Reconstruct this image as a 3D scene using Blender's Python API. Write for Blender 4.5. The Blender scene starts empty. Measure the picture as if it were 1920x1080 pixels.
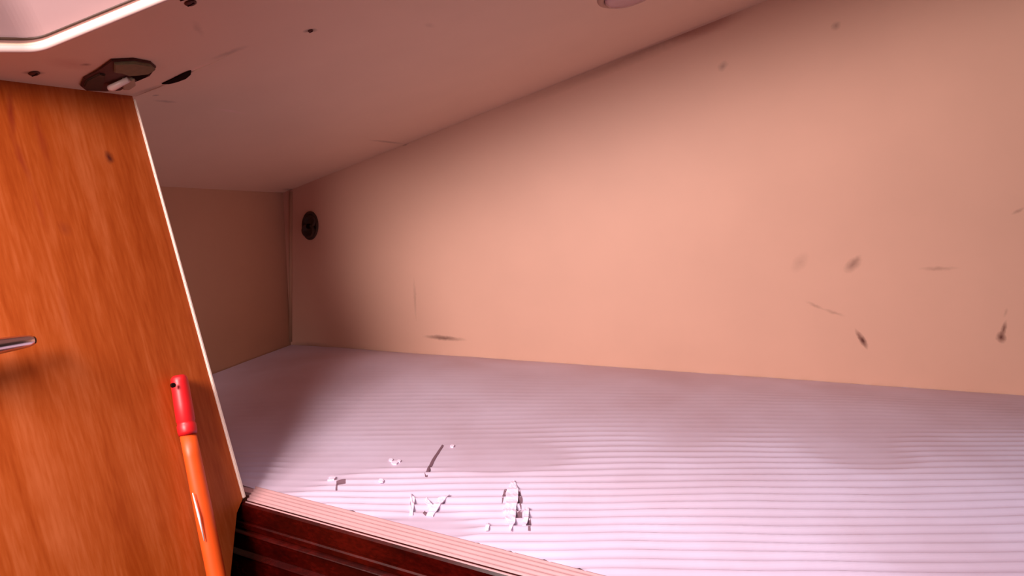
import bpy, bmesh, math, random
from mathutils import Vector, Matrix, noise
random.seed(4)
S = bpy.context.scene
COL = S.collection

# ---------------------------------------------------------------- camera
FOC = 1400.0; PITCH = math.atan(240/FOC); CH = 0.45
cd = bpy.data.cameras.new('camera'); cam = bpy.data.objects.new('camera', cd); COL.objects.link(cam)
cam.location = (0, 0, CH); cam.rotation_euler = (math.pi/2-PITCH, 0, 0)
cd.sensor_width = 36; cd.lens = 36*FOC/1920; cd.clip_start = 0.02
S.camera = cam
# ---------------------------------------------------------------- world, light, exposure
S.view_settings.view_transform = 'Standard'; S.view_settings.look = 'None'
S.view_settings.gamma = 1; S.view_settings.use_curve_mapping = False
S.view_settings.exposure = 0.0
w = bpy.data.worlds.new('world'); S.world = w; w.use_nodes = True
w.node_tree.nodes['Background'].inputs[0].default_value = (1.0, 0.80, 0.80, 1)
w.node_tree.nodes['Background'].inputs[1].default_value = 0.0
def area(name, loc, target, sx, sy, power, color, spread=180):
    l = bpy.data.lights.new(name, 'AREA'); l.shape = 'RECTANGLE'; l.size = sx; l.size_y = sy
    l.energy = power; l.color = color; l.spread = math.radians(spread)
    o = bpy.data.objects.new(name, l); COL.objects.link(o); o.location = loc
    o.rotation_euler = (Vector(target)-Vector(loc)).to_track_quat('-Z', 'Y').to_euler()
    return o
area('hatch_daylight', (-0.71, -0.08, 0.82), (0.50, 1.55, 0.10), 0.48, 0.34, 25.5, (1.0, 0.86, 0.83), 150)
area('overhead_hatch', (-0.30, 0.34, 1.35), (-0.28, 0.60, 0.0), 0.8, 0.32, 6.3, (0.96, 0.86, 1.0), 120)

# ---------------------------------------------------------------- layout helpers
Cc = Vector((0, 0, CH)); FW = Vector((0, math.cos(PITCH), -math.sin(PITCH))); RT = Vector((1, 0, 0)); UP = RT.cross(FW)
def ray(x, y): return FW + RT*((x-960)/FOC) + UP*((540-y)/FOC)
def onp(x, y, p0, n):
    d = ray(x, y); return Cc + d*((p0-Cc).dot(n)/d.dot(n))
ZAX = Vector((0, 0, 1)); O = Vector((0, 0, 0))
def onz(x, y, z=0.0): return onp(x, y, Vector((0, 0, z)), ZAX)

A = onz(545, 643); W = onz(1920, 738); BK = onz(400, 697); B = onz(455, 935)
nW = (W-A).cross(ZAX).normalized()                # hull side, towards the berth
if nW.y > 0: nW.negate()
nB = (BK-A).cross(ZAX).normalized()
if nB.x < 0: nB.negate()
T1 = onp(545, 356, A, nW); T2 = onp(1440, 0, A, nW); T3 = onp(310, 350, A, nB)
nC = (T2-T1).cross(T3-T1).normalized()
if nC.z > 0: nC.negate()                          # ceiling, facing down
P = onp(248, 180, T1, nC); Q = onp(0, 150, T1, nC)
nP = (P-B).cross(Q-B).normalized()
if nP.x < 0: nP.negate()                          # bulkhead, facing the cabin

def frame(o, u, n):
    """object matrix: local x along u, local z = n"""
    u = (u-n*u.dot(n)).normalized(); v = n.cross(u)
    return Matrix(((u.x, v.x, n.x, o.x), (u.y, v.y, n.y, o.y), (u.z, v.z, n.z, o.z), (0, 0, 0, 1)))
MW = frame(A, W-A, nW); MB_ = frame(A, BK-A, nB); MC = frame(T1, T2-T1, nC); MP = frame(B, P-B, nP)
iW, iB, iC, iP = MW.inverted(), MB_.inverted(), MC.inverted(), MP.inverted()
def cuv(x, y): return iC @ onp(x, y, T1, nC)
def wuv(x, y): return iW @ onp(x, y, A, nW)
def puv(x, y): return iP @ onp(x, y, B, nP)

# ---------------------------------------------------------------- mesh helpers
def link(name, bm, mat, M=None, parent=None, smooth=False, **props):
    me = bpy.data.meshes.new(name)
    bmesh.ops.recalc_face_normals(bm, faces=bm.faces[:])
    bm.to_mesh(me); bm.free()
    if smooth:
        for p in me.polygons: p.use_smooth = True
    if mat: me.materials.append(mat)
    o = bpy.data.objects.new(name, me); COL.objects.link(o)
    if M is not None: o.matrix_world = M
    if parent:
        o.parent = parent; o.matrix_parent_inverse = Matrix.Identity(4)
        o.matrix_local = (parent.matrix_world.inverted() @ M) if M is not None else parent.matrix_world.inverted()
    for k, v in props.items(): o[k] = v
    return o
def empty(name, M, **props):
    o = bpy.data.objects.new(name, None); COL.objects.link(o); o.matrix_world = M; o.empty_display_size = .02
    for k, v in props.items(): o[k] = v
    return o
def prism(pts, z0, z1, bm=None, bev=0.0):
    bm = bm or bmesh.new()
    a = [bm.verts.new((p[0], p[1], z0)) for p in pts]; b = [bm.verts.new((p[0], p[1], z1)) for p in pts]
    n = len(pts)
    fs = [bm.faces.new(a), bm.faces.new(b)]
    for i in range(n): bm.faces.new((a[i], a[(i+1) % n], b[(i+1) % n], b[i]))
    if bev:
        es = [e for e in bm.edges if abs(e.verts[0].co.z-z1) < 1e-7 and abs(e.verts[1].co.z-z1) < 1e-7]
        bmesh.ops.bevel(bm, geom=es, offset=bev, segments=2, affect='EDGES')
    return bm
def tube(path, radii, seg=16, bm=None, cap=True, squash=1.0):
    bm = bm or bmesh.new(); rings = []
    for i, p in enumerate(path):
        p = Vector(p); t = (Vector(path[min(i+1, len(path)-1)])-Vector(path[max(i-1, 0)])).normalized()
        r = radii[i] if isinstance(radii, (list, tuple)) else radii
        a = t.orthogonal().normalized() if i == 0 else (rings_a - t*rings_a.dot(t)).normalized()
        rings_a = a; b = t.cross(a)
        rings.append([bm.verts.new(p+(a*math.cos(2*math.pi*k/seg)+b*math.sin(2*math.pi*k/seg)*squash)*r) for k in range(seg)])
    for r0, r1 in zip(rings, rings[1:]):
        for k in range(seg): bm.faces.new((r0[k], r0[(k+1) % seg], r1[(k+1) % seg], r1[k]))
    if cap: bm.faces.new(rings[0]); bm.faces.new(rings[-1])
    return bm
def lathe(prof, seg=40, sx=1.0, sy=1.0, bm=None):
    """profile of (radius, z) about local z"""
    bm = bm or bmesh.new(); rings = []
    for r, z in prof:
        if r < 1e-6: rings.append([bm.verts.new((0, 0, z))]*seg)
        else: rings.append([bm.verts.new((r*sx*math.cos(2*math.pi*k/seg), r*sy*math.sin(2*math.pi*k/seg), z)) for k in range(seg)])
    for r0, r1 in zip(rings, rings[1:]):
        for k in range(seg):
            q = []
            for v in (r0[k], r0[(k+1) % seg], r1[(k+1) % seg], r1[k]):
                if v not in q: q.append(v)
            if len(q) > 2: bm.faces.new(q)
    return bm
def arc_path(pts, r=0.03, n=8):
    """round the inner corners of a polyline"""
    out = [pts[0]]
    for i in range(1, len(pts)-1):
        p = pts[i]; a = (pts[i-1]-p).normalized(); b = (pts[i+1]-p).normalized()
        p0 = p+a*r; p1 = p+b*r
        for k in range(n+1):
            t = k/n; out.append(p0*(1-t)**2+p*2*t*(1-t)+p1*t*t)
    out.append(pts[-1]); return out

# ---------------------------------------------------------------- materials
def newmat(name):
    m = bpy.data.materials.new(name); m.use_nodes = True
    nt = m.node_tree; return m, nt, nt.nodes['Principled BSDF']
def plain(name, col, rough=.5, metal=0, var=.12, scale=60, bump=.0, coat=0, spec=.5):
    m, nt, b = newmat(name); N = nt.nodes; L = nt.links
    tc = N.new('ShaderNodeTexCoord'); nz = N.new('ShaderNodeTexNoise'); nz.inputs['Scale'].default_value = scale; nz.inputs['Detail'].default_value = 4
    L.new(tc.outputs['Object'], nz.inputs['Vector'])
    mx = N.new('ShaderNodeMix'); mx.data_type = 'RGBA'
    mx.inputs[6].default_value = (*[c*(1-var) for c in col], 1); mx.inputs[7].default_value = (*[min(1, c*(1+var)) for c in col], 1)
    L.new(nz.outputs['Fac'], mx.inputs[0]); L.new(mx.outputs[2], b.inputs['Base Color'])
    b.inputs['Roughness'].default_value = rough; b.inputs['Metallic'].default_value = metal
    b.inputs['Coat Weight'].default_value = coat; b.inputs['Specular IOR Level'].default_value = spec
    if bump:
        bp = N.new('ShaderNodeBump'); bp.inputs['Strength'].default_value = bump; bp.inputs['Distance'].default_value = .002
        L.new(nz.outputs['Fac'], bp.inputs['Height']); L.new(bp.outputs[0], b.inputs['Normal'])
    return m
def add_marks(m, marks, col=(.10, .03, .02)):
    """stains, scuffs and painted joint shade at fixed places on the panel; (u, v, angle, half length, half width, strength)"""
    nt = m.node_tree; N = nt.nodes; L = nt.links; b = N['Principled BSDF']
    src = b.inputs['Base Color'].links[0].from_socket
    tc = N.new('ShaderNodeTexCoord')
    nz = N.new('ShaderNodeTexNoise'); nz.inputs['Scale'].default_value = 90
    L.new(tc.outputs['Object'], nz.inputs['Vector'])
    va = N.new('ShaderNodeVectorMath'); va.operation = 'MULTIPLY_ADD'
    va.inputs[1].default_value = (.006, .006, 0); L.new(nz.outputs['Color'], va.inputs[0]); L.new(tc.outputs['Object'], va.inputs[2])
    for (u, v, ang, hl, hw, st, *c) in marks:
        mp = N.new('ShaderNodeMapping'); mp.vector_type = 'TEXTURE'
        mp.inputs['Location'].default_value = (u+.003, v+.003, 0); mp.inputs['Rotation'].default_value = (0, 0, ang); mp.inputs['Scale'].default_value = (hl, hw, 1)
        L.new(va.outputs[0], mp.inputs['Vector'])
        g = N.new('ShaderNodeTexGradient'); g.gradient_type = 'SPHERICAL'; L.new(mp.outputs[0], g.inputs[0])
        mu = N.new('ShaderNodeMath'); mu.operation = 'MULTIPLY'; mu.use_clamp = True; mu.inputs[1].default_value = st*1.25
        L.new(g.outputs['Fac'], mu.inputs[0])
        mx = N.new('ShaderNodeMix'); mx.data_type = 'RGBA'; mx.inputs[7].default_value = (*(c[0] if c else col), 1)
        L.new(mu.outputs[0], mx.inputs[0]); L.new(src, mx.inputs[6]); src = mx.outputs[2]
    L.new(src, b.inputs['Base Color'])
def pxmark(f, x0, y0, x1, y1, wpx, st, col=None):
    a = f(x0, y0); c = f(x1, y1); d = c-a; mid = (a+c)/2
    dist = 1.55/FOC
    t = (mid.x, mid.y, math.atan2(d.y, d.x), d.length/2+wpx*dist, wpx*dist, st)
    return t+((col,) if col else ())

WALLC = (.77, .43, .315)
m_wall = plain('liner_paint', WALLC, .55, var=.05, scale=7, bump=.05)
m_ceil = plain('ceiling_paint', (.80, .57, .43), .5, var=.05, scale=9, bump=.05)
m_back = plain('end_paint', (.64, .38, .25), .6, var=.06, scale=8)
m_trim = plain('white_edging', (.90, .70, .60), .4, var=.05)
m_rim = plain('gelcoat_rim', (.74, .52, .48), .35, var=.03, coat=.3)
m_mould = plain('gelcoat_panel', (.60, .40, .40), .55, var=.05, scale=14)
m_dark = plain('dark_gap', (.012, .002, .001), .9, spec=.1)
m_rust = plain('rusty_metal', (.10, .025, .018), .6, metal=.3, var=.5, scale=300)
m_olive = plain('olive_plate', (.20, .14, .075), .55, metal=.2, var=.3, scale=150)
m_beige = plain('beige_clip', (.42, .29, .20), .5)
m_peg = plain('white_peg', (.80, .52, .47), .35)
m_rubber = plain('dark_rubber', (.05, .018, .008), .6, var=.4, scale=120)
m_chrome = plain('chrome', (.75, .66, .68), .22, metal=1, var=.03)
m_red = plain('red_rubber', (.66, .010, .014), .42, var=.1)
m_orange = plain('orange_shaft', (.78, .085, .008), .45, var=.12, scale=40)
m_strip = plain('white_strip', (.95, .8, .8), .4)
m_flake = plain('pale_residue', (.90, .72, .88), .7, var=.06, scale=200)
m_scr_shadow = plain('scratch', (.18, .09, .12), .8)  # shared by the scratch and the painted flake shadows
m_lens = plain('violet_lens', (.40, .20, .26), .12, var=.1, coat=.6)
m_bezel = plain('lamp_bezel', (.42, .25, .20), .4, metal=.2)

# mat: lavender cloth-like ribbed vinyl
m_mat, nt, b = newmat('ribbed_vinyl'); N = nt.nodes; L = nt.links
tc = N.new('ShaderNodeTexCoord'); n1 = N.new('ShaderNodeTexNoise'); n1.inputs['Scale'].default_value = 5; n1.inputs['Detail'].default_value = 5
L.new(tc.outputs['Object'], n1.inputs['Vector'])
r1 = N.new('ShaderNodeValToRGB'); r1.color_ramp.elements[0].position = .3; r1.color_ramp.elements[1].position = .7
r1.color_ramp.elements[0].color = (.58, .44, .54, 1); r1.color_ramp.elements[1].color = (.68, .57, .72, 1)
L.new(n1.outputs['Fac'], r1.inputs[0]); L.new(r1.outputs[0], b.inputs['Base Color'])
b.inputs['Roughness'].default_value = .55
m_lip = plain('peach_lip', (.50, .27, .27), .5, var=.1, scale=25)

def wood(name, c0, c1, c2, rough, coat, spec=.4):
    m, nt, b = newmat(name); N = nt.nodes; L = nt.links
    tc = N.new('ShaderNodeTexCoord'); mp = N.new('ShaderNodeMapping'); mp.inputs['Scale'].default_value = (2.2, 26, 26)
    L.new(tc.outputs['Object'], mp.inputs[0])
    n1 = N.new('ShaderNodeTexNoise'); n1.inputs['Scale'].default_value = 1.3; n1.inputs['Detail'].default_value = 6; n1.inputs['Distortion'].default_value = .6
    L.new(mp.outputs[0], n1.inputs['Vector'])
    mp2 = N.new('ShaderNodeMapping'); mp2.inputs['Scale'].default_value = (30, 260, 260); L.new(tc.outputs['Object'], mp2.inputs[0])
    n2 = N.new('ShaderNodeTexNoise'); n2.inputs['Scale'].default_value = 1; n2.inputs['Detail'].default_value = 3; L.new(mp2.outputs[0], n2.inputs['Vector'])
    ad = N.new('ShaderNodeMix'); ad.data_type = 'FLOAT'; ad.inputs[0].default_value = .35
    L.new(n1.outputs['Fac'], ad.inputs[2]); L.new(n2.outputs['Fac'], ad.inputs[3])
    r = N.new('ShaderNodeValToRGB'); r.color_ramp.elements[0].position = .36; r.color_ramp.elements[1].position = .66
    r.color_ramp.elements[0].color = (*c0, 1); r.color_ramp.elements[1].color = (*c2, 1); e = r.color_ramp.elements.new(.5); e.color = (*c1, 1)
    L.new(ad.outputs[0], r.inputs[0]); L.new(r.outputs[0], b.inputs['Base Color'])
    b.inputs['Roughness'].default_value = rough; b.inputs['Coat Weight'].default_value = coat; b.inputs['Coat Roughness'].default_value = .15; b.inputs['Specular IOR Level'].default_value = spec
    return m
m_wood = wood('varnished_teak', (.36, .050, .002), (.45, .078, .009), (.55, .122, .030), .5, .0)
m_mahog = wood('mahogany', (.016, .0004, .0003), (.03, .0008, .0004), (.06, .002, .001), .26, .0, .3)

# ================================================================= STRUCTURE
def ext(a, b_, t): return a+(b_-a)*t
# hull side wall
rW = 2.7/(T2-T1).length
T2x = ext(T1, T2, 1.55); W2 = A+(W-A)*1.0
bR = A+(W-A).normalized()*((T2x-A).dot((W-A).normalized()))
def marks_wall():
    k = (.13, .035, .025)
    return [pxmark(wuv, 1612, 628, 1624, 650, 6, .9, k), pxmark(wuv, 1604, 618, 1616, 640, 4, .5, k),
            pxmark(wuv, 1876, 630, 1878, 636, 9, .85, k), pxmark(wuv, 1878, 630, 1886, 604, 5, .7, k), pxmark(wuv, 1884, 592, 1888, 580, 4, .2),
            pxmark(wuv, 1592, 502, 1606, 490, 12, .42), pxmark(wuv, 1598, 495, 1612, 480, 6, .2), pxmark(wuv, 1494, 500, 1506, 484, 14, .16),
            pxmark(wuv, 1512, 566, 1545, 580, 4, .25), pxmark(wuv, 1545, 580, 1582, 592, 4, .25), pxmark(wuv, 1725, 504, 1795, 503, 5, .25),
            pxmark(wuv, 1353, 126, 1357, 122, 9, .35), pxmark(wuv, 1566, 50, 1570, 46, 8, .35), pxmark(wuv, 1898, 400, 1920, 390, 4, .3),
            pxmark(wuv, 796, 631, 872, 637, 6, .6), pxmark(wuv, 800, 631, 850, 633, 5, .3), pxmark(wuv, 776, 520, 780, 600, 4, .2),
            pxmark(wuv, 548, 646, 620, 650, 10, .35), pxmark(wuv, 752, 270, 766, 266, 6, .6), pxmark(wuv, 940, 205, 1420, 12, 16, .34, (.30, .10, .06)), pxmark(wuv, 1150, 116, 1300, 58, 7, .3, (.25, .08, .05))]  # last two brown strips paint the soft shade of the ceiling joint
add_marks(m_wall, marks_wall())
eW = (A-W).normalized()*.03
pw = [iW @ q for q in (A+eW, bR, T2x, T1+eW)]
pw[0].y -= .0; pw[0] += Vector((0, -.05, 0)); pw[1] += Vector((0, -.05, 0))
if (iW @ T1).y < 0: pw[0].y += .1; pw[1].y += .1
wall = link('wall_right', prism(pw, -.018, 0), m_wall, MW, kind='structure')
# end wall
T3x = ext(T1, T3, 2.6); bL = A+(BK-A).normalized()*((T3x-A).dot((BK-A).normalized()))
sgn = -1 if (iB @ T1).y < 0 else 1
eB = (A-BK).normalized()*.03
pb = [iB @ (A+eB) + Vector((0, -.05*sgn, 0)), iB @ bL + Vector((0, -.05*sgn, 0)), iB @ T3x, iB @ (T1+eB)]
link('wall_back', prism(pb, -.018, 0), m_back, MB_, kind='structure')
# coved corner and joints, soft beads of paint and sealant
link('trim_1', tube([A+(nW+nB).normalized()*.001+ZAX*.004, T1+(nW+nB).normalized()*.001-ZAX*.004], .004, 10), m_back, None, smooth=True, kind='structure')

# ceiling (headliner) with the moulded rim of the opening along its front edge
R0 = onp(0, 90, T1, nC); R1 = onp(70, 91, T1, nC); R2 = onp(292, 0, T1, nC)
rim = arc_path([ext(R1, R0, 9), R1, ext(R1, R2, 13)], .016, 8)
poly = [iC @ q for q in rim]
cor = [ext(T1, T2, 1.6), T1+(T1-T2).normalized()*.02, ext(T1, T3, 2.6)]
back = [iC @ q for q in cor]
cpoly = poly+back
m_ceil_marks = [pxmark(cuv, 575, 58, 588, 57, 6, .75), pxmark(cuv, 48, 136, 78, 137, 5, .6), pxmark(cuv, 60, 137, 70, 138, 5, .6),
    pxmark(cuv, 155, 121, 166, 122, 4, .5), pxmark(cuv, 289, 179, 296, 179, 3, .45),
    pxmark(cuv, 400, 203, 460, 213, 5, .5, (.9, .6, .55)), pxmark(cuv, 290, 188, 330, 192, 4, .3),
    pxmark(cuv, 250, 178, 310, 158, 7, .35), pxmark(cuv, 350, 136, 400, 118, 7, .5, (.95, .6, .5)), pxmark(cuv, 400, 110, 460, 88, 7, .25),
    pxmark(cuv, 800, 45, 810, 50, 6, .12), pxmark(cuv, 105, 115, 165, 125, 14, .22, (.45, .12, .08)), pxmark(cuv, 362, 40, 380, 66, 5, .15),
    pxmark(cuv, 690, 262, 760, 270, 6, .35), pxmark(cuv, 530, 354, 565, 358, 8, .5), pxmark(cuv, 960, 192, 1420, 4, 12, .3, (.30, .10, .06)), pxmark(cuv, 50, 10, 52, 12, 3, 0)]  # long brown strip paints the joint shade on the ceiling side
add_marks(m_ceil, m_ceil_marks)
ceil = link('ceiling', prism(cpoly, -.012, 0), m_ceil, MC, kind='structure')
# raised lip of the cracked liner seam
crk = [(250, 182), (300, 163), (345, 141), (400, 118), (462, 88)]
link('seam_ridge', tube([onp(x, y, T1, nC)-nC*.0006 for x, y in crk], [.0006, .0018, .0022, .0016, .0004], 8), m_ceil, None, ceil, smooth=True)
gp = [(303, 156), (318, 149), (332, 142), (346, 135), (358, 131), (357, 138), (348, 146), (332, 152), (316, 156)]
link('open_crack', prism([cuv(x, y) for x, y in gp], 0.0002, .0016), m_dark, MC, ceil, label='dark open crack in the liner seam')

# upstand above the rim
rimo = [q-nC*.0 for q in rim]
link('rim_bead', tube([q+nC*.001 for q in rim], .0042, 12), m_rim, None, ceil, smooth=True, label='bright rounded rim')
bm = bmesh.new(); n_ = len(rim); low = []; hi = []; low2 = []; hi2 = []
for i, q in enumerate(rim):
    t = (rim[min(i+1, n_-1)]-rim[max(i-1, 0)]); t.z = 0; t.normalize()
    nn = Vector((t.y, -t.x, 0))
    if nn.y > 0: nn.negate()
    if i < 3 and nn.x < 0: nn = -nn
    inn = -nn
    low.append(bm.verts.new(q+inn*.004+ZAX*.004)); hi.append(bm.verts.new(q+Vector((.05,-.235,.20))))
    low2.append(bm.verts.new(q+inn*.018+ZAX*.004)); hi2.append(bm.verts.new(q+Vector((.05,-.22,.215))))
for i in range(n_-1):
    bm.faces.new((low[i], low[i+1], hi[i+1], hi[i])); bm.faces.new((low2[i], low2[i+1], hi2[i+1], hi2[i]))
    bm.faces.new((hi[i], hi[i+1], hi2[i+1], hi2[i])); bm.faces.new((low[i], low[i+1], low2[i+1], low2[i]))
link('rim_groove', tube([q+Vector((.001, -.0020, .0092)) for q in rim], .0016, 8), m_rubber, None, ceil, smooth=True, label='dark groove behind the rim')
link('trim_2', bm, m_mould, None, smooth=False, kind='structure')

# wooden bulkhead on the left with white edging
bp = [P, B, onp(444, 962, B, nP), onp(430, 1100, B, nP), onp(418, 1500, B, nP), onp(-900, 1500, B, nP), ext(P, Q, 3.2)]
add_marks(m_wood, [pxmark(puv, 203, 290, 206, 299, 6, .9), pxmark(puv, 118, 425, 124, 432, 8, .35, (.25, .03, .01)),
    pxmark(puv, 18, 165, 24, 260, 5, .7, (.25, .02, .005)), pxmark(puv, 24, 255, 58, 345, 5, .55, (.3, .03, .008)), pxmark(puv, 58, 345, 90, 440, 4, .35, (.35, .04, .01)),
    pxmark(puv, 60, 200, 95, 320, 7, .4, (.32, .035, .01)), pxmark(puv, 236, 667, 238, 671, 3, .0),
    pxmark(puv, 0, 690, 4, 730, 12, .0), pxmark(puv, 110, 520, 130, 640, 6, .25, (.35, .05, .01))], (.10, .012, .006))
bulk = link('wall_left', prism([iP @ q for q in bp], -.016, 0), m_wood, MP, kind='structure')
ed = (B-P).normalized(); side = nP.cross(ed).normalized()
if side.x < 0: side.negate()
tw = .0052
def edge_bm():
    bm = bmesh.new()
    quad = [P+ed*.004, B+ed*.0]
    vs = []
    for q in quad:
        k = 0.7 if q is quad[0] else 1.0
        for a, c in ((0, .002), (tw*k, .002), (tw*k, -.018), (0, -.018)):
            vs.append(bm.verts.new(q+side*a+nP*c))
    for k in range(4): bm.faces.new((vs[k], vs[(k+1) % 4], vs[4+(k+1) % 4], vs[4+k]))
    bm.faces.new(vs[:4]); bm.faces.new(vs[4:])
    bmesh.ops.bevel(bm, geom=bm.edges[:], offset=.0012, segments=2, affect='EDGES')
    return bm
link('edging_strip', edge_bm(), m_trim, None, bulk, label='thin white edging strip')

# ---- berth: base slab, ribbed mat, peach lip, mahogany fascia
LA = onz(455, 935); LB = onz(980, 1080)              # fascia top line
dL = (LB-LA).normalized(); nL = Vector((dL.y, -dL.x, 0))
if nL.y > 0: nL.negate()                             # towards the cabin
GA = onz(455, 906); GB = onz(1100, 1071)             # mat front line
def yf(x): return GA.y+(GB.y-GA.y)*(x-GA.x)/(GB.x-GA.x)
def yw(x): return A.y+(W.y-A.y)*(x-A.x)/(W.x-A.x)-.002
def xl(y): return A.x+(BK.x-A.x)*(y-A.y)/(BK.y-A.y)+.003
XR = bR.x-.01
base = [Vector((xl(.95)+.0, .96, 0)), onz(455, 915), Vector((1.35, yf(1.35)+.004, 0)), Vector((1.45, yw(1.45), 0)), Vector((A.x+.004, A.y-.004, 0))]
link('berth_base', prism(base, -.030, -.0045), m_lip, None, kind='structure')

def sm(a, b_, x):
    t = max(0, min(1, (x-a)/(b_-a))); return t*t*(3-2*t)
PITCHR = .0192
def mat_z(x, y):
    t = max(0, min(1, (y-yf(x))/max(.05, yw(x)-yf(x))))
    wob = (.006*noise.noise(Vector((x*3.1, y*5, 1)))-.02*t*(1-t)*0)+.0025*noise.noise(Vector((x*11, y*14, 3)))
    ph = (y+wob+.028*x)/PITCHR*2*math.pi
    s = .5+.5*math.cos(ph)
    s = s**1.9
    # height of the ribs: worn down away from the front
    d = sm(1.24, .90, y)
    worn = sm(-.12, .22, noise.noise(Vector((x*4.5, y*7, 7)))+.55*d+.10*sm(.3, 1.0, x)-.12)
    lft = sm(-.05, -.35, x)*sm(.0, .2, y-yf(x))
    amp = .0050*(0.06+.94*d*worn)*(1-.3*lft)
    return .165*t*t*(1-t)*sm(.02, .32, x-xl(y))+amp*s-.0036+.0012*noise.noise(Vector((x*6, y*9, 2)))
bm = bmesh.new(); NX = 170; ys = []; y = .62
while y < 1.83: ys.append(y); y += .0022 if y < 1.35 else .006
rows = []
for y in ys:
    row = []
    x0 = xl(max(y, .98)); x1 = 1.33
    for i in range(NX+1):
        u = i/NX; x = x0+(x1-x0)*u
        yy = max(yf(x) if x > GA.x-.02 else yf(GA.x-.02), min(yw(x), y))
        row.append(bm.verts.new((x, yy, mat_z(x, yy))))
    rows.append(row)
for r0, r1 in zip(rows, rows[1:]):
    for i in range(NX):
        c = [r0[i].co, r0[i+1].co, r1[i+1].co, r1[i].co]
        if (c[0]-c[3]).length < 1e-6 and (c[1]-c[2]).length < 1e-6: continue
        bm.faces.new((r0[i], r0[i+1], r1[i+1], r1[i]))
bmesh.ops.remove_doubles(bm, verts=bm.verts[:], dist=1e-5)
loose = [v for v in bm.verts if not v.link_faces]
bmesh.ops.delete(bm, geom=loose, context='VERTS')
mat = link('ribbed_mat', bm, m_mat, None, smooth=True, label='ribbed lavender vinyl mat covering the berth beside the peach wall', category='mat')

# residue flakes with painted dark shadows, and scratches, draped over the ribs
def on_mat(x, y):
    z = 0
    for _ in range(6):
        p = onz(x, y, z); z = mat_z(p.x, p.y)
    return p
def flake(px, h=.0012, m=m_flake, name='dried_residue', label=None):
    pts = [on_mat(x, y) for x, y in px]
    bm = bmesh.new(); vs = [bm.verts.new(p) for p in pts]; bm.faces.new(vs)
    bmesh.ops.triangulate(bm, faces=bm.faces[:])
    bmesh.ops.subdivide_edges(bm, edges=bm.edges[:], cuts=4, use_grid_fill=True)
    for v in bm.verts:
        z0 = mat_z(v.co.x, v.co.y)
        if h > .0008:
            top = max(mat_z(v.co.x, v.co.y+k*.003) for k in (-3, -2, -1, 0, 1, 2, 3))
            z0 = z0*.35+top*.65+.0006*noise.noise(v.co*160)
        v.co.z = z0+h
    r = bmesh.ops.extrude_face_region(bm, geom=bm.faces[:])
    for e in r['geom']:
        if isinstance(e, bmesh.types.BMVert): e.co.z -= max(h, .0004)+.0008
    o = link(name, bm, m, None, mat, smooth=False)
    if label: o['label'] = label
    return o
flake([(963, 904), (972, 920), (971, 945), (968, 955), (966, 985), (958, 1000), (953, 985), (948, 975), (943, 960), (950, 945), (948, 930), (955, 915)], label='tall pale torn flake')
flake([(984, 955), (992, 958), (991, 975), (986, 992), (979, 992), (982, 975)])
flake([(838, 926), (843, 932), (832, 945), (822, 958), (812, 970), (800, 968), (806, 958), (796, 945), (800, 938), (812, 948), (822, 936)], label='v shaped pale torn flake')
flake([(770, 930), (778, 935), (774, 968), (768, 968)])
flake([(912, 985), (918, 987), (916, 998), (910, 998)], .002)
for cx, cy, r in ((740, 869, 5), (748, 866, 3), (733, 864, 3), (715, 906, 4), (623, 898, 5), (618, 902, 3), (848, 838, 3)):
    flake([(cx+r*math.cos(a)*1.3, cy+r*.7*math.sin(a)) for a in (0, 1, 2.1, 3.2, 4.2, 5.2)], .002, name='residue_speck')
flake([(829, 834), (832, 836), (816, 862), (801, 892), (797, 893), (796, 888), (810, 862)], .0006, m_scr_shadow, 'scratch', 'thin dark diagonal scratch')
for q in ([(972, 915), (980, 935), (977, 950), (970, 945), (972, 930)], [(949, 918), (953, 913), (948, 932), (941, 945), (942, 930)],
          [(969, 955), (979, 962), (978, 975), (968, 972)], [(796, 958), (801, 962), (798, 968), (793, 965)], [(990, 978), (996, 972), (995, 990), (990, 990)], [(631, 905), (648, 903), (648, 907), (634, 909), (632, 920), (629, 920)]):
    flake(q, .0005, m_scr_shadow, 'flake_shadow')  # dark patches beside the flakes, painted in as their shadows

def extr(name, prof, a, b_, nrm, mat_, **kw):
    """profile (out, z) swept from a to b_, out along nrm"""
    bm = bmesh.new(); ra = [bm.verts.new(a+nrm*o+ZAX*z) for o, z in prof]; rb = [bm.verts.new(b_+nrm*o+ZAX*z) for o, z in prof]
    n = len(prof)
    for i in range(n): bm.faces.new((ra[i], ra[(i+1) % n], rb[(i+1) % n], rb[i]))
    bm.faces.new(ra); bm.faces.new(rb)
    return link(name, bm, mat_, **kw)
# peach lip: lofted between the mat edge and the fascia top, fine lengthwise ridges
bm = bmesh.new(); K = 40; NS = 24; XE = 1.3
def lineP(a, b_, x): return a+(b_-a)*((x-a.x)/(b_.x-a.x))
ring = []
for j in range(K+1):
    x = LA.x+.004+(XE-LA.x)*j/K
    g = Vector((x, yf(x)+.001, 0)); l = lineP(LA, LB, x)
    row = []
    for i in range(NS*2+1):
        t = i/(NS*2); q = g.lerp(l, t)
        z = -.0012+.0011*math.cos(t*5.2*2*math.pi+.6*math.sin(x*7))-.0035*t*t
        row.append(bm.verts.new((q.x, q.y, z)))
    row.append(bm.verts.new((l.x, l.y, -.022))); row.insert(0, bm.verts.new((g.x, g.y+.002, -.022)))
    ring.append(row)
for r0, r1 in zip(ring, ring[1:]):
    for i in range(len(r0)-1): bm.faces.new((r0[i], r0[i+1], r1[i+1], r1[i]))
    bm.faces.new((r0[-1], r0[0], r1[0], r1[-1]))
bm.faces.new(ring[0]); bm.faces.new(ring[-1])
link('trim_3', bm, m_lip, None, smooth=True, kind='structure')

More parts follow.
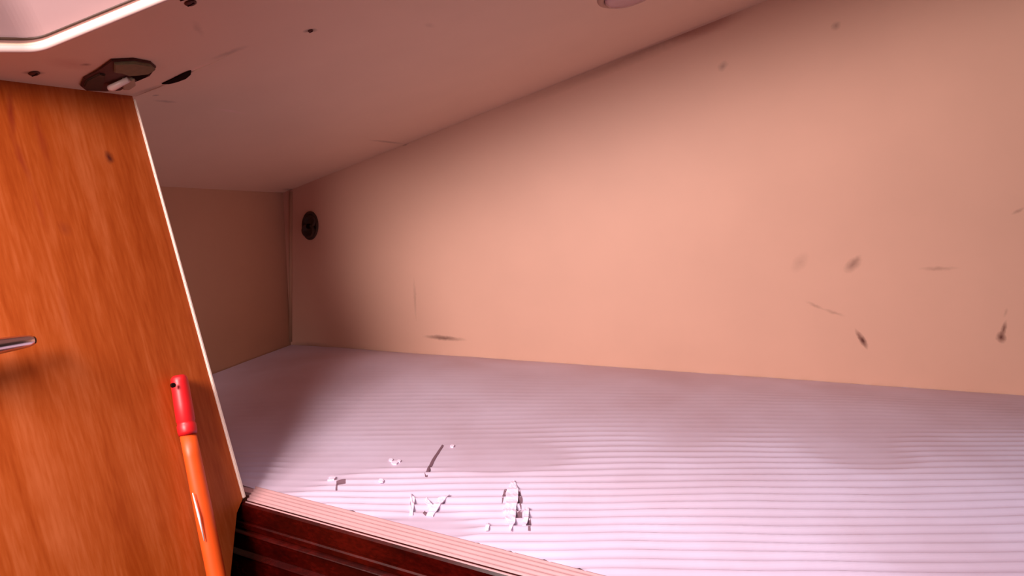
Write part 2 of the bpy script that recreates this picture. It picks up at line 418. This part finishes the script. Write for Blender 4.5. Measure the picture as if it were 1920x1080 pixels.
# mahogany fascia with beads; heights from its vertical face
def fz(x, y): return onp(x, y, LA, nL).z
z1 = fz(580, 1033); z2 = fz(545, 1063); z0 = fz(600, 1018)
prof = [(-.016, -.004), (.000, -.0045), (.0025, -.0075), (.003, z0+.003), (.0015, z0+.0015), (.0015, z0-.001), (.003, z0-.003),
        (.003, z1+.006), (-.001, z1+.004), (-.001, z1+.0020), (.0030, z1-.0012), (.0038, z1-.0022), (.0036, z1-.0032), (.0, z1-.004),
        (0, z2+.004), (-.001, z2+.0030), (.0045, z2-.0012), (.0056, z2-.0022), (.0056, z2-.003), (.0045, z2-.0045), (.0045, z2-.12), (-.016, z2-.12)]
fa = extr('trim_4', prof, LA-dL*.030, ext(LA, LB, 3.3), nL, m_mahog, kind='structure')

# ================================================================= OBJECTS
def at_c(x, y, lift=0): 
    M = MC.copy(); M.translation = onp(x, y, T1, nC)+nC*lift; return M
def loc_pts(M, px, n, p0):
    inv = M.inverted(); return [inv @ onp(x, y, p0, n) for x, y in px]
# corroded hexagonal fitting
M = at_c(215, 138)
fit = empty('ceiling_fitting', M, label='corroded dark hexagonal fitting with a white peg on the ceiling above the wooden bulkhead', category='fitting')
hexp = [(150, 158), (156, 144), (182, 130), (208, 110), (250, 108), (282, 114), (292, 123), (280, 139), (250, 150), (225, 166), (196, 168), (160, 166)]
link('base_plate', prism(loc_pts(M, hexp, nC, T1), .0002, .003, bev=.0008), m_rust, M, fit)
link('side_cheek', prism(loc_pts(M, [(155, 156), (160, 145), (185, 132), (196, 134), (192, 150), (188, 163), (165, 162)], nC, T1), .003, .0055, bev=.001), m_rubber, M, fit)
link('cover_plate', prism(loc_pts(M, [(212, 112), (250, 110), (280, 115), (289, 123), (276, 131), (250, 133), (238, 134), (228, 128), (212, 128)], nC, T1), .003, .0065, bev=.001), m_olive, M, fit, label='olive grey cover plate')
link('clip', prism(loc_pts(M, [(228, 142), (250, 140), (252, 152), (240, 160), (228, 160)], nC, T1), .003, .007, bev=.001), m_beige, M, fit, label='beige clip')
link('inner_gap', prism(loc_pts(M, [(236, 133), (282, 131), (270, 140), (256, 146), (248, 140)], nC, T1), .003, .0045), m_dark, M, fit)
inv = M.inverted()
pa = inv @ onp(201, 154, T1, nC); pb_ = inv @ onp(238, 139, T1, nC)
link('peg', tube([Vector((pa.x, pa.y, .008)), pa.lerp(pb_, .15)+Vector((0, 0, .009)), pb_+Vector((0, 0, .007))], [.0035, .0045, .0036], 14), m_peg, M, fit, smooth=True, label='white peg')

# small screws in the ceiling
def screw(px, r, lab, two=False):
    M = at_c(*px)
    o = empty('rusty_screw', M, label=lab, category='screw')
    link('head', lathe([(r, 0.0001), (r, .0008), (r*.75, .0018), (r*.3, .0023), (0, .0024)], 16), m_rust, M, o, smooth=True)
    bm = prism([(-r*.7, -r*.12), (r*.7, -r*.12), (r*.7, r*.12), (-r*.7, r*.12)], .0021, .0027)
    link('slot', bm, m_dark, M, o)
    return o
screw((357, 5), .0065, 'largest rusty screw head, on the ceiling near the top edge right of the white rim')
screw((64, 137), .006, 'rusty screw head left of the hexagonal fitting, above the wooden bulkhead')
screw((582, 57), .0035, 'small lone rusty screw head on the open ceiling right of the crack')
screw((341, -4), .004, 'small rusty screw head touching the largest one at the top edge')

# round ceiling lamp at the top edge
M = at_c(1190, -24)
lamp = empty('ceiling_lamp', M, label='round ceiling lamp with a violet lens at the top edge of the photo', category='lamp')
link('bezel', lathe([(.062, .0002), (.0615, .003), (.057, .006), (.053, .0065), (.051, .004), (.051, .0002)], 48), m_bezel, M, lamp, smooth=True)
link('lens', lathe([(.051, .003), (.050, .009), (.045, .0125), (.034, .0145), (.018, .0155), (0, .016)], 48), m_lens, M, lamp, smooth=True, label='violet glossy lens')

# oval socket on the hull side
M = MW.copy(); M.translation = onp(582, 423, A, nW)
M = M @ Matrix.Rotation(-.10, 4, 'Z')
sk = empty('wall_socket', M, label='dark oval rubber socket on the wall near the back corner', category='socket')
link('backing_flange', lathe([(.0215, .0002), (.0215, .003), (.019, .005), (.0165, .0045), (.0150, .002), (0, .002)], 36, 1, 1.62), m_rubber, M, sk, smooth=True)
Mo = M @ Matrix.Translation((.001, .011, .002)); Mu = M @ Matrix.Translation((-.001, -.012, .002))
link('cup', lathe([(.0155, 0), (.0155, .006), (.013, .008), (.011, .0075), (.0095, .003), (0, .003)], 30), m_rubber, Mo, sk, smooth=True)
link('cup', lathe([(.0165, 0), (.0165, .008), (.014, .010), (.0115, .0095), (.010, .004), (0, .004)], 30), m_rubber, Mu, sk, smooth=True)
link('core', lathe([(.006, 0), (.006, .009), (.004, .0105), (0, .0105)], 16), m_dark, M @ Matrix.Translation((0, -.001, .002)), sk, smooth=True)

# lever handle on the bulkhead
def on_bulk(x, y, lift): return onp(x, y, B+nP*lift, nP)
h0 = on_bulk(62, 638, .026); h1 = on_bulk(-160, 676, .030)
M = Matrix.Translation(h1)
hd = empty('lever_handle', Matrix.Translation(on_bulk(-160, 676, 0)), label='chrome lever handle end on the wooden bulkhead at the left edge', category='handle')
pth = [h1.lerp(h0, t) for t in (0, .3, .6, .85, .94, .985, 1)]
link('lever', tube(pth, [.0105, .0098, .0088, .0074, .0066, .0056, .0040], 20), m_chrome, None, hd, smooth=True)
link('end_cap', tube([h0-(h0-h1).normalized()*.0012, h0+(h0-h1).normalized()*.0014], [.0046, .0040], 16), m_rubber, None, hd, smooth=True, label='dark tip')
link('neck', tube([on_bulk(-160, 676, .006), h1+(h1-on_bulk(-160, 676, 0)).normalized()*.004], .009, 18), m_chrome, None, hd, smooth=True)
Mr = MP.copy(); Mr.translation = on_bulk(-160, 676, 0)
link('rosette', lathe([(.026, .0002), (.026, .004), (.023, .007), (.010, .008), (0, .008)], 32), m_chrome, Mr, hd, smooth=True)

# orange rod with a red cap leaning on the bulkhead
def rp(x, y, lift): return on_bulk(x, y, lift)
ra = rp(335, 706, .012); rb = rp(352, 812, .014); rc = rp(412, 1110, .022); rdn = rb+(rc-rb)*2.1
rod = empty('capped_rod', Matrix.Translation(rdn), label='orange rod with a red cap leaning on the wooden bulkhead', category='rod')
N_ = 14
sh = [rb.lerp(rdn, i/N_) for i in range(N_+1)]
link('shaft', tube(sh, [.0100+.0012*min(1, i/4) for i in range(N_+1)], 20, squash=.85), m_orange, None, rod, smooth=True, label='orange shaft')
ax = (rb-ra)
cp = [ra+ax*t for t in (-.02, 0, .03, .10, .2, .5, .78, .8, .84, .86, .97, 1.03)]
link('cap', tube(cp, [.0065, .0085, .0100, .0104, .0108, .0112, .0114, .0107, .0107, .0116, .0116, .0109], 22), m_red, None, rod, smooth=True, label='ribbed red rubber cap')
hM = MP.copy(); hM.translation = rp(326, 722, .0235)
link('cord_hole', lathe([(.0030, -.003), (.0030, .0), (0, .0)], 14), m_dark, hM, rod, label='dark cord hole in the cap')
la = rp(357, 925, .0185); lb = rp(379, 1015, .022)
link('pale_strip', tube([la+nP*.004, la.lerp(lb, .5)+nP*.005, lb+nP*.004], [.0006, .0016, .0006], 8), m_strip, None, rod, smooth=True, label='narrow white strip')  # thin raised white line along the shaft
